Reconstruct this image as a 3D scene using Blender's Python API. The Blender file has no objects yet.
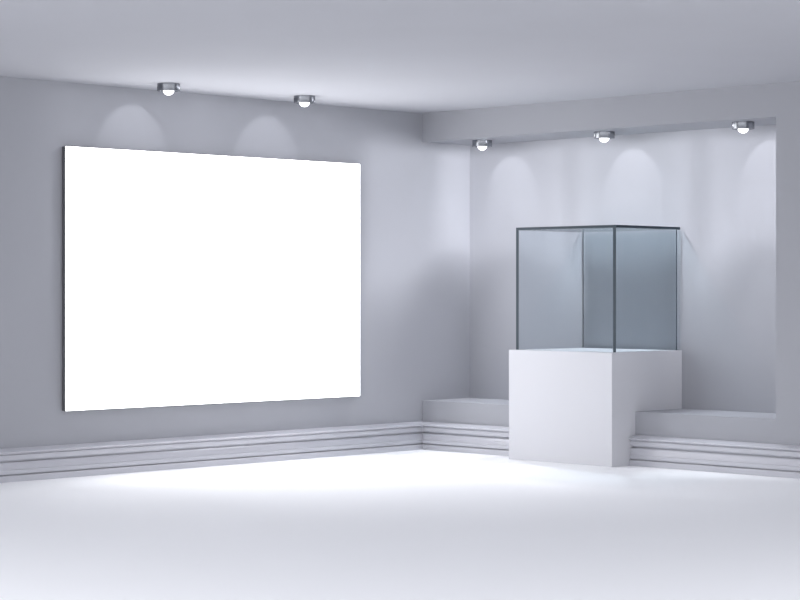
import bpy, bmesh, math
from mathutils import Vector
S = bpy.context.scene
COL = S.collection
S.view_settings.view_transform = 'Standard'
S.view_settings.look = 'None'
S.view_settings.gamma = 1.0
S.view_settings.use_curve_mapping = False
S.view_settings.exposure = 0.0

# ---------------------------------------------------------------- tunables
WALL = (0.385, 0.39, 0.42); CEIL = (0.49, 0.495, 0.53); FLOOR = (0.93, 0.935, 0.95)
BASE = (0.54, 0.54, 0.58); PED = (0.63, 0.63, 0.66)

# ---------------------------------------------------------------- materials
def plaster(name, col, rough=0.9, bump=0.02, scale=60, var=0.01, spec=0.05):
    m = bpy.data.materials.new(name); m.use_nodes = True
    nt = m.node_tree; b = nt.nodes['Principled BSDF']
    tc = nt.nodes.new('ShaderNodeTexCoord')
    n = nt.nodes.new('ShaderNodeTexNoise'); n.inputs['Scale'].default_value = 1.3; n.inputs['Detail'].default_value = 3
    nt.links.new(tc.outputs['Object'], n.inputs['Vector'])
    r = nt.nodes.new('ShaderNodeValToRGB')
    r.color_ramp.elements[0].position = 0.3; r.color_ramp.elements[1].position = 0.7
    r.color_ramp.elements[0].color = (*[c * (1 - var) for c in col], 1)
    r.color_ramp.elements[1].color = (*[min(1, c * (1 + var)) for c in col], 1)
    nt.links.new(n.outputs['Fac'], r.inputs['Fac']); nt.links.new(r.outputs['Color'], b.inputs['Base Color'])
    n2 = nt.nodes.new('ShaderNodeTexNoise'); n2.inputs['Scale'].default_value = scale; n2.inputs['Detail'].default_value = 4
    nt.links.new(tc.outputs['Object'], n2.inputs['Vector'])
    bp = nt.nodes.new('ShaderNodeBump'); bp.inputs['Strength'].default_value = bump; bp.inputs['Distance'].default_value = 0.002
    nt.links.new(n2.outputs['Fac'], bp.inputs['Height']); nt.links.new(bp.outputs['Normal'], b.inputs['Normal'])
    b.inputs['Roughness'].default_value = rough; b.inputs['Specular IOR Level'].default_value = spec
    return m

def metal(name, col, rough):
    m = bpy.data.materials.new(name); m.use_nodes = True
    nt = m.node_tree; b = nt.nodes['Principled BSDF']
    b.inputs['Base Color'].default_value = (*col, 1); b.inputs['Metallic'].default_value = 1
    tc = nt.nodes.new('ShaderNodeTexCoord'); mp = nt.nodes.new('ShaderNodeMapping'); mp.inputs['Scale'].default_value = (4, 4, 300)
    n = nt.nodes.new('ShaderNodeTexNoise'); n.inputs['Scale'].default_value = 3
    nt.links.new(tc.outputs['Object'], mp.inputs['Vector']); nt.links.new(mp.outputs['Vector'], n.inputs['Vector'])
    mr = nt.nodes.new('ShaderNodeMapRange'); mr.inputs['To Min'].default_value = rough * .8; mr.inputs['To Max'].default_value = rough * 1.2
    nt.links.new(n.outputs['Fac'], mr.inputs['Value']); nt.links.new(mr.outputs['Result'], b.inputs['Roughness'])
    return m

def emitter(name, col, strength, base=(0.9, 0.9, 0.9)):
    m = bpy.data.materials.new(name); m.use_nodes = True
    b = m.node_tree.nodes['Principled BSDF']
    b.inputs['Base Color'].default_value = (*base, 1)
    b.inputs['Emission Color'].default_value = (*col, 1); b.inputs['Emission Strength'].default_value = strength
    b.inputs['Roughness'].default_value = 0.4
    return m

M_wall = plaster('wall_paint', WALL)
M_ceil = plaster('ceiling_paint', CEIL)
M_floor = plaster('white_floor', FLOOR, 0.85, 0.0, var=0.003)
M_base = plaster('baseboard_gloss_paint', BASE, 0.3, 0.0, var=0.01, spec=0.5)
M_ped = plaster('white_lacquer', PED, 0.45, 0.01, var=0.005)
M_side = plaster('panel_edge_grey', (0.12, 0.12, 0.13), 0.5, 0.01)
M_metal = metal('brushed_steel', (0.26, 0.27, 0.29), 0.25)
M_bulb = emitter('lit_glass_dome', (1, 1, 1), 1.6)
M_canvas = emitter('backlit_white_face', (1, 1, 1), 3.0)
def clear_glass(name, tint):
    """straight-through clear glass (each face carries half of the pane's tint) with a fresnel reflection"""
    m = bpy.data.materials.new(name); m.use_nodes = True
    nt = m.node_tree; nt.nodes.remove(nt.nodes['Principled BSDF']); out = nt.nodes['Material Output']
    tr = nt.nodes.new('ShaderNodeBsdfTransparent'); tr.inputs['Color'].default_value = (*[c ** .5 for c in tint], 1)
    gl = nt.nodes.new('ShaderNodeBsdfGlossy'); gl.inputs['Roughness'].default_value = 0.0
    fr = nt.nodes.new('ShaderNodeFresnel'); fr.inputs['IOR'].default_value = 1.06
    mx = nt.nodes.new('ShaderNodeMixShader')
    nt.links.new(fr.outputs[0], mx.inputs[0]); nt.links.new(tr.outputs[0], mx.inputs[1]); nt.links.new(gl.outputs[0], mx.inputs[2])
    nt.links.new(mx.outputs[0], out.inputs['Surface'])
    return m
M_glass = clear_glass('clear_glass', (0.885, 0.912, 0.928))
M_gtop = clear_glass('top_glass', (0.72, 0.82, 0.84))
M_gedge = plaster('polished_glass_edge', (0.035, 0.05, 0.065), 0.4, 0.0, spec=0.2)

# ---------------------------------------------------------------- mesh helpers
def link(name, bm, mats, parent=None, kind=None, smooth=False, bevel=0):
    me = bpy.data.meshes.new(name)
    bmesh.ops.recalc_face_normals(bm, faces=bm.faces)
    bm.to_mesh(me); bm.free()
    for m in (mats if isinstance(mats, (list, tuple)) else [mats]): me.materials.append(m)
    if smooth:
        for p in me.polygons: p.use_smooth = True
    o = bpy.data.objects.new(name, me); COL.objects.link(o)
    if parent: o.parent = parent
    if kind: o['kind'] = kind
    if bevel:
        md = o.modifiers.new('bevel', 'BEVEL'); md.width = bevel; md.segments = 3; md.limit_method = 'ANGLE'
        md.harden_normals = False
    return o

def box(bm, x0, x1, y0, y1, z0, z1, mat=0):
    v = [bm.verts.new((x, y, z)) for x in (x0, x1) for y in (y0, y1) for z in (z0, z1)]
    fs = []
    for q in ((0, 1, 3, 2), (4, 6, 7, 5), (0, 4, 5, 1), (2, 3, 7, 6), (0, 2, 6, 4), (1, 5, 7, 3)):
        f = bm.faces.new([v[i] for i in q]); f.material_index = mat; fs.append(f)
    return fs

def thing(name, label, cat, loc, group=None, rz=0):
    o = bpy.data.objects.new(name, None); COL.objects.link(o)
    o.location = loc; o.rotation_euler = (0, 0, rz); o.empty_display_size = 0.1
    o['label'] = label; o['category'] = cat
    if group: o['group'] = group
    return o

def lathe(bm, prof, n=48):
    rings = []
    for r, z in prof:
        if r < 1e-6: rings.append([bm.verts.new((0, 0, z))])
        else: rings.append([bm.verts.new((r * math.cos(2 * math.pi * i / n), r * math.sin(2 * math.pi * i / n), z)) for i in range(n)])
    for a, b in zip(rings, rings[1:]):
        for i in range(n):
            j = (i + 1) % n
            if len(a) == 1: bm.faces.new((a[0], b[i], b[j]))
            elif len(b) == 1: bm.faces.new((a[i], b[0], a[j]))
            else: bm.faces.new((a[i], b[i], b[j], a[j]))

# ---------------------------------------------------------------- setting
R = 9.0            # how far the gallery's walls and ceiling run from the corner
NX, ND = 3.779, 0.623      # niche width and depth
SZ, LZ = 2.745, 0.431      # soffit and ledge heights
PX0, PX1, PY0 = 1.3072, 2.4172, -0.30   # pedestal footprint
bm = bmesh.new(); box(bm, -0.3, 16, -16, 1.0, -0.2, 0.0); link('floor', bm, M_floor, kind='structure')
bm = bmesh.new(); box(bm, -0.3, R, -R, 1.0, 3.0, 3.2); link('ceiling', bm, M_ceil, kind='structure')
bm = bmesh.new(); box(bm, -0.3, 0, -R, ND, 0, 3.0); link('wall_left', bm, M_wall, kind='structure')
bm = bmesh.new(); box(bm, -0.3, NX, ND, 1.0, 0, 3.0); box(bm, NX, R, 0, 1.0, 0, 3.0); link('wall_right', bm, M_wall, kind='structure')
bm = bmesh.new(); box(bm, 0, NX, 0, ND, SZ, 3.0); link('trim_1', bm, M_wall, kind='structure')
bm = bmesh.new(); box(bm, 0, PX0, 0, ND, 0, LZ); link('trim_2', bm, M_wall, kind='structure')
bm = bmesh.new(); box(bm, PX1, NX, 0, ND, 0, LZ); link('trim_3', bm, M_wall, kind='structure')

# moulded skirting profile: (distance from wall, height)
PROF = [(0, 0), (.085, 0), (.085, .043), (.083, .046), (.048, .0465), (.048, .055), (.072, .056), (.074, .078),
        (.073, .086), (.066, .090), (.062, .110), (.056, .132), (.050, .142), (.030, .147), (.030, .158),
        (.062, .159), (.066, .164), (.068, .180), (.068, .196), (.058, .199), (.058, .204),
        (.080, .207), (.088, .211), (.091, .217), (.088, .222), (.076, .226), (.055, .232), (.030, .238), (.012, .243), (0, .245)]
def skirting(name, path):
    """path: list of (point on wall line, outward mitre vector)"""
    bm = bmesh.new(); rings = []
    for (x, y), (mx, my) in path:
        rings.append([bm.verts.new((x + d * mx, y + d * my, z)) for d, z in PROF])
    n = len(PROF)
    for a, b in zip(rings, rings[1:]):
        for i in range(n): bm.faces.new((a[i], a[(i + 1) % n], b[(i + 1) % n], b[i]))
    bm.faces.new(rings[0]); bm.faces.new(rings[-1])
    return link(name, bm, M_base, kind='structure')
skirting('baseboard_left', [((0, -R), (1, 0)), ((0, 0), (1, -1))])
skirting('baseboard_centre', [((0, 0), (1, -1)), ((PX0 - .001, 0), (0, -1))])
skirting('baseboard_right', [((PX1 + .001, 0), (0, -1)), ((R, 0), (0, -1))])

# ---------------------------------------------------------------- blank panel on the left wall
CY0, CY1, CZ0, CZ1 = -3.919, -0.824, 0.502, 2.509
t = thing('blank_wall_panel', 'large blank bright white rectangular display panel hung on the left wall', 'display panel', (0, (CY0 + CY1) / 2, CZ0))
w = (CY1 - CY0) / 2; h = CZ1 - CZ0
bm = bmesh.new(); box(bm, .006, .0485, -w, w, 0, h); link('panel_frame', bm, M_side, t, bevel=.0015)
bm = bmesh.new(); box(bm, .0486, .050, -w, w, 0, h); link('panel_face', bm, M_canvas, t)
bm = bmesh.new()
for s in (-1, 1): box(bm, 0.0, .0059, s * w * .8 - .05, s * w * .8 + .05, h * .8, h * .8 + .05)
link('hanging_bracket', bm, M_metal, t)

# ---------------------------------------------------------------- pedestal and glass case
PH = 0.917
t = thing('display_pedestal', 'plain white square pedestal standing on the floor in the niche under the glass case', 'pedestal', ((PX0 + PX1) / 2, PY0, 0))
hw = (PX1 - PX0) / 2 - .0005; pd = ND - PY0 - .001
bm = bmesh.new(); box(bm, -hw, hw, 0, pd, 0, PH); link('pedestal_body', bm, M_ped, t, bevel=.002)

CX0, CX1, GY0, GY1, GH = 1.335, 2.410, -.24, .606, 1.0265
t = thing('glass_display_case', 'empty clear glass display case with dark greenish edges on top of the white pedestal', 'glass case', ((CX0 + CX1) / 2, GY0, PH))
gw = (CX1 - CX0) / 2; gd = GY1 - GY0; T = .031; TT = .022
def pane(name, x0, x1, y0, y1, z0, z1, dark):
    bm = bmesh.new(); fs = box(bm, x0, x1, y0, y1, z0, z1)
    bmesh.ops.recalc_face_normals(bm, faces=bm.faces)
    for f in fs:
        f.normal_update()
        f.material_index = 1 if any((f.normal - Vector(d)).length < .1 for d in dark) else 0
    return link(name, bm, [M_gtop if name == 'top_pane' else M_glass, M_gedge], t)
g = .0005
pane('side_pane', -gw, -gw + T, 0, gd, g, GH - TT - g, [(0, -1, 0)])
pane('side_pane', gw - T, gw, 0, gd, g, GH - TT - g, [(0, -1, 0)])
pane('front_pane', -gw + T + g, gw - T - g, .002, .014, g, GH - TT - g, [])
pane('back_pane', -gw + T + g, gw - T - g, gd - .014, gd - .002, g, GH - TT - g, [(1, 0, 0), (-1, 0, 0)])
pane('top_pane', -gw, gw, 0, gd, GH - TT, GH, [(0, -1, 0), (1, 0, 0), (-1, 0, 0)])

# ---------------------------------------------------------------- ceiling spot lamps
def make_lamp(label, group, loc):
    t = thing('ceiling_spotlight', label, 'spotlight', loc, group)
    bm = bmesh.new()
    lathe(bm, [(0, 0), (.088, 0), (.088, -.054), (.086, -.057), (.070, -.057), (.066, -.050), (0, -.050)])
    link('lamp_housing', bm, M_metal, t)
    bm = bmesh.new()
    rr = .043
    lathe(bm, [(0, -.0505)] + [(rr * math.cos(a), -.0505 - .038 * math.sin(a)) for a in [i * math.pi / 2 / 12 for i in range(12)]] + [(0, -.0885)])
    link('lamp_dome', bm, M_bulb, t, smooth=True)
    for o in t.children:
        for p in o.data.polygons: p.use_smooth = True
        if o.name.startswith('lamp_housing'):
            md = o.modifiers.new('split', 'EDGE_SPLIT'); md.split_angle = math.radians(35)
    return t
def copy_lamp(src, label, group, loc):
    r = src.copy(); COL.objects.link(r); r.location = loc; r['label'] = label; r['group'] = group
    for ch in list(src.children):
        c = ch.copy(); COL.objects.link(c); c.parent = r
    return r
L1 = make_lamp('round steel spotlight on the ceiling above the left half of the white panel', 'spotlights on the ceiling by the left wall', (.462, -3.255, 3.0))
spots = [('round steel spotlight on the ceiling above the right half of the white panel', 'spotlights on the ceiling by the left wall', (.466, -1.852, 3.0)),
         ('round steel spotlight under the niche soffit near the room corner, leftmost of three', 'spotlights under the niche soffit', (.515, .230, SZ)),
         ('round steel spotlight under the niche soffit directly above the glass case, middle of three', 'spotlights under the niche soffit', (1.900, .235, SZ)),
         ('round steel spotlight under the niche soffit at its right end, rightmost of three', 'spotlights under the niche soffit', (3.305, .240, SZ))]
lamps = [(L1, 'L')]
for i, (lab, gr, loc) in enumerate(spots):
    lamps.append((copy_lamp(L1, lab, gr, loc), 'L' if i == 0 else 'N'))

def spot(name, loc, direction, power, cone, blend, radius, col=(1, 1, 1)):
    l = bpy.data.lights.new(name, 'SPOT'); l.energy = power; l.spot_size = math.radians(cone); l.spot_blend = blend
    l.shadow_soft_size = radius; l.color = col
    o = bpy.data.objects.new(name, l); COL.objects.link(o); o.location = loc
    o.rotation_euler = Vector(direction).to_track_quat('-Z', 'Y').to_euler()
    return o
COOL = (.94, .95, 1.0)
def glow(name, loc, power, radius, col=(1, 1, 1), rear=1.0, rz=0.0, room=0.0, cut=False):
    """wall-washing batwing lens: local +y faces the wall, which it lights evenly (1/dy^3),
    capped towards the floor and fading above the horizontal"""
    l = bpy.data.lights.new(name, 'POINT'); l.energy = power; l.shadow_soft_size = radius; l.color = col
    l.use_nodes = True; nt = l.node_tree; em = nt.nodes['Emission']
    def math_(op, x, y=None, clamp=False):
        n = nt.nodes.new('ShaderNodeMath'); n.operation = op; n.use_clamp = clamp
        for i, v in enumerate((x, y)):
            if v is None: continue
            if isinstance(v, (int, float)): n.inputs[i].default_value = v
            else: nt.links.new(v, n.inputs[i])
        return n.outputs[0]
    tc = nt.nodes.new('ShaderNodeTexCoord'); sp = nt.nodes.new('ShaderNodeSeparateXYZ')
    nt.links.new(tc.outputs['Normal'], sp.inputs[0])
    sc = nt.nodes.new('ShaderNodeMapRange'); nt.links.new(sp.outputs['Y'], sc.inputs['Value'])
    for k, v in (('From Min', -.25), ('From Max', .15), ('To Min', .82), ('To Max', .70)): sc.inputs[k].default_value = v
    side = math_('MULTIPLY', math_('ABSOLUTE', sp.outputs[0]), sc.outputs['Result'])
    fwd = math_('MAXIMUM', sp.outputs[1], 0.0); back = math_('MULTIPLY', math_('MAXIMUM', math_('MULTIPLY', sp.outputs[1], -1.0), 0.0), rear)
    m = math_('MAXIMUM', side, math_('MAXIMUM', fwd, back))
    inten = math_('POWER', math_('MAXIMUM', m, .2), -3.0)
    def ramp(z0, z1, v0, v1):
        r = nt.nodes.new('ShaderNodeMapRange'); r.interpolation_type = 'SMOOTHSTEP'
        for k, v in (('From Min', z0), ('From Max', z1), ('To Min', v0), ('To Max', v1)): r.inputs[k].default_value = v
        nt.links.new(sp.outputs['Z'], r.inputs['Value']); return r.outputs['Result']
    def yramp(y0, y1, v0, v1):
        q = nt.nodes.new('ShaderNodeMapRange'); q.interpolation_type = 'SMOOTHSTEP'
        for k, v in (('From Min', y0), ('From Max', y1), ('To Min', v0), ('To Max', v1)): q.inputs[k].default_value = v
        nt.links.new(sp.outputs['Y'], q.inputs['Value']); return q.outputs['Result']
    cap = math_('ADD', ramp(-1.0, -.68, GDOWN, GCAP), yramp(-.45, -.08, room, 0.0))
    inten = math_('MINIMUM', inten, cap)
    if cut: inten = math_('MULTIPLY', inten, yramp(0.0, .14, .25, 1.0))
    inten = math_('MULTIPLY', inten, ramp(-.05, .30, 1.0, .01))
    nt.links.new(inten, em.inputs['Strength'])
    o = bpy.data.objects.new(name, l); COL.objects.link(o); o.location = loc; o.rotation_euler = (0, 0, rz)
    return o
GDOWN, GCAP = 6.5, 30.0
BEAM = {'L': 3.0, 'N': 2.6}; CONE = {'L': 1.8, 'N': 2.4}; GLOW = {'L': 1.5, 'N': 4.0}; DOWN = {'L': 40, 'N': 85}
for r, k in lamps:
    p = Vector(r.location) + Vector((0, 0, -.091))
    a = math.radians(54)
    d = Vector((-math.sin(a), 0, -math.cos(a))) if k == 'L' else Vector((0, math.sin(a), -math.cos(a)))
    if BEAM[k]: spot('lamp_beam', p, d, BEAM[k], 67, .3, .002, COOL)
    if CONE[k]: spot('lamp_cone', p, (0, 0, -1), CONE[k], 94, .12, .02, COOL)
    if GLOW[k]: glow('lamp_glow', p + Vector((0, 0, -.02)), GLOW[k], .04, COOL, .5 if k == 'N' else 1.0, 0.0 if k == 'N' else math.pi / 2,
                       14.0 if k == 'N' else 0.0, r.location.x > 3)
    if DOWN[k]: spot('lamp_downlight', p, (0, 0, -1), DOWN[k], 46, 1.0, .01, COOL)
# added fill spot, out of view at ceiling height, to brighten the right-hand floor
FLOOR_FILLS = [((1.0, -6.3, 2.93), (3.5, -1.5, 0), 130, 46, 1.0)]
for loc, to, pw, cone, bl in FLOOR_FILLS:
    if pw: spot('added_floor_fill', loc, Vector(to) - Vector(loc), pw, cone, bl, .30, COOL)

# ---------------------------------------------------------------- world
# daylight reaching the gallery's open sides: WX from the +x side, WY from the -y side
WX, WY = 1.55, 2.0
wd = bpy.data.worlds.new('World'); S.world = wd; wd.use_nodes = True
nt = wd.node_tree; bg = nt.nodes['Background']; bg.inputs['Color'].default_value = (.95, .96, 1.0, 1)
tc = nt.nodes.new('ShaderNodeTexCoord'); dp = nt.nodes.new('ShaderNodeVectorMath'); dp.operation = 'DOT_PRODUCT'
dp.inputs[1].default_value = (math.sqrt(.5), math.sqrt(.5), 0)
nt.links.new(tc.outputs['Generated'], dp.inputs[0])
mr = nt.nodes.new('ShaderNodeMapRange'); mr.interpolation_type = 'SMOOTHSTEP'
mr.inputs['From Min'].default_value = -.5; mr.inputs['From Max'].default_value = .5
mr.inputs['To Min'].default_value = WY; mr.inputs['To Max'].default_value = WX
nt.links.new(dp.outputs['Value'], mr.inputs['Value']); nt.links.new(mr.outputs['Result'], bg.inputs['Strength'])

# ---------------------------------------------------------------- camera
cam = bpy.data.cameras.new('camera'); co = bpy.data.objects.new('camera', cam); COL.objects.link(co)
co.location = (12.7396, -13.0246, 1.4192); co.rotation_euler = (math.pi / 2, 0, math.pi / 4)
cam.sensor_width = 36; cam.lens = 2034 / 800 * 36; cam.shift_y = -10 / 800; cam.clip_end = 100
S.camera = co
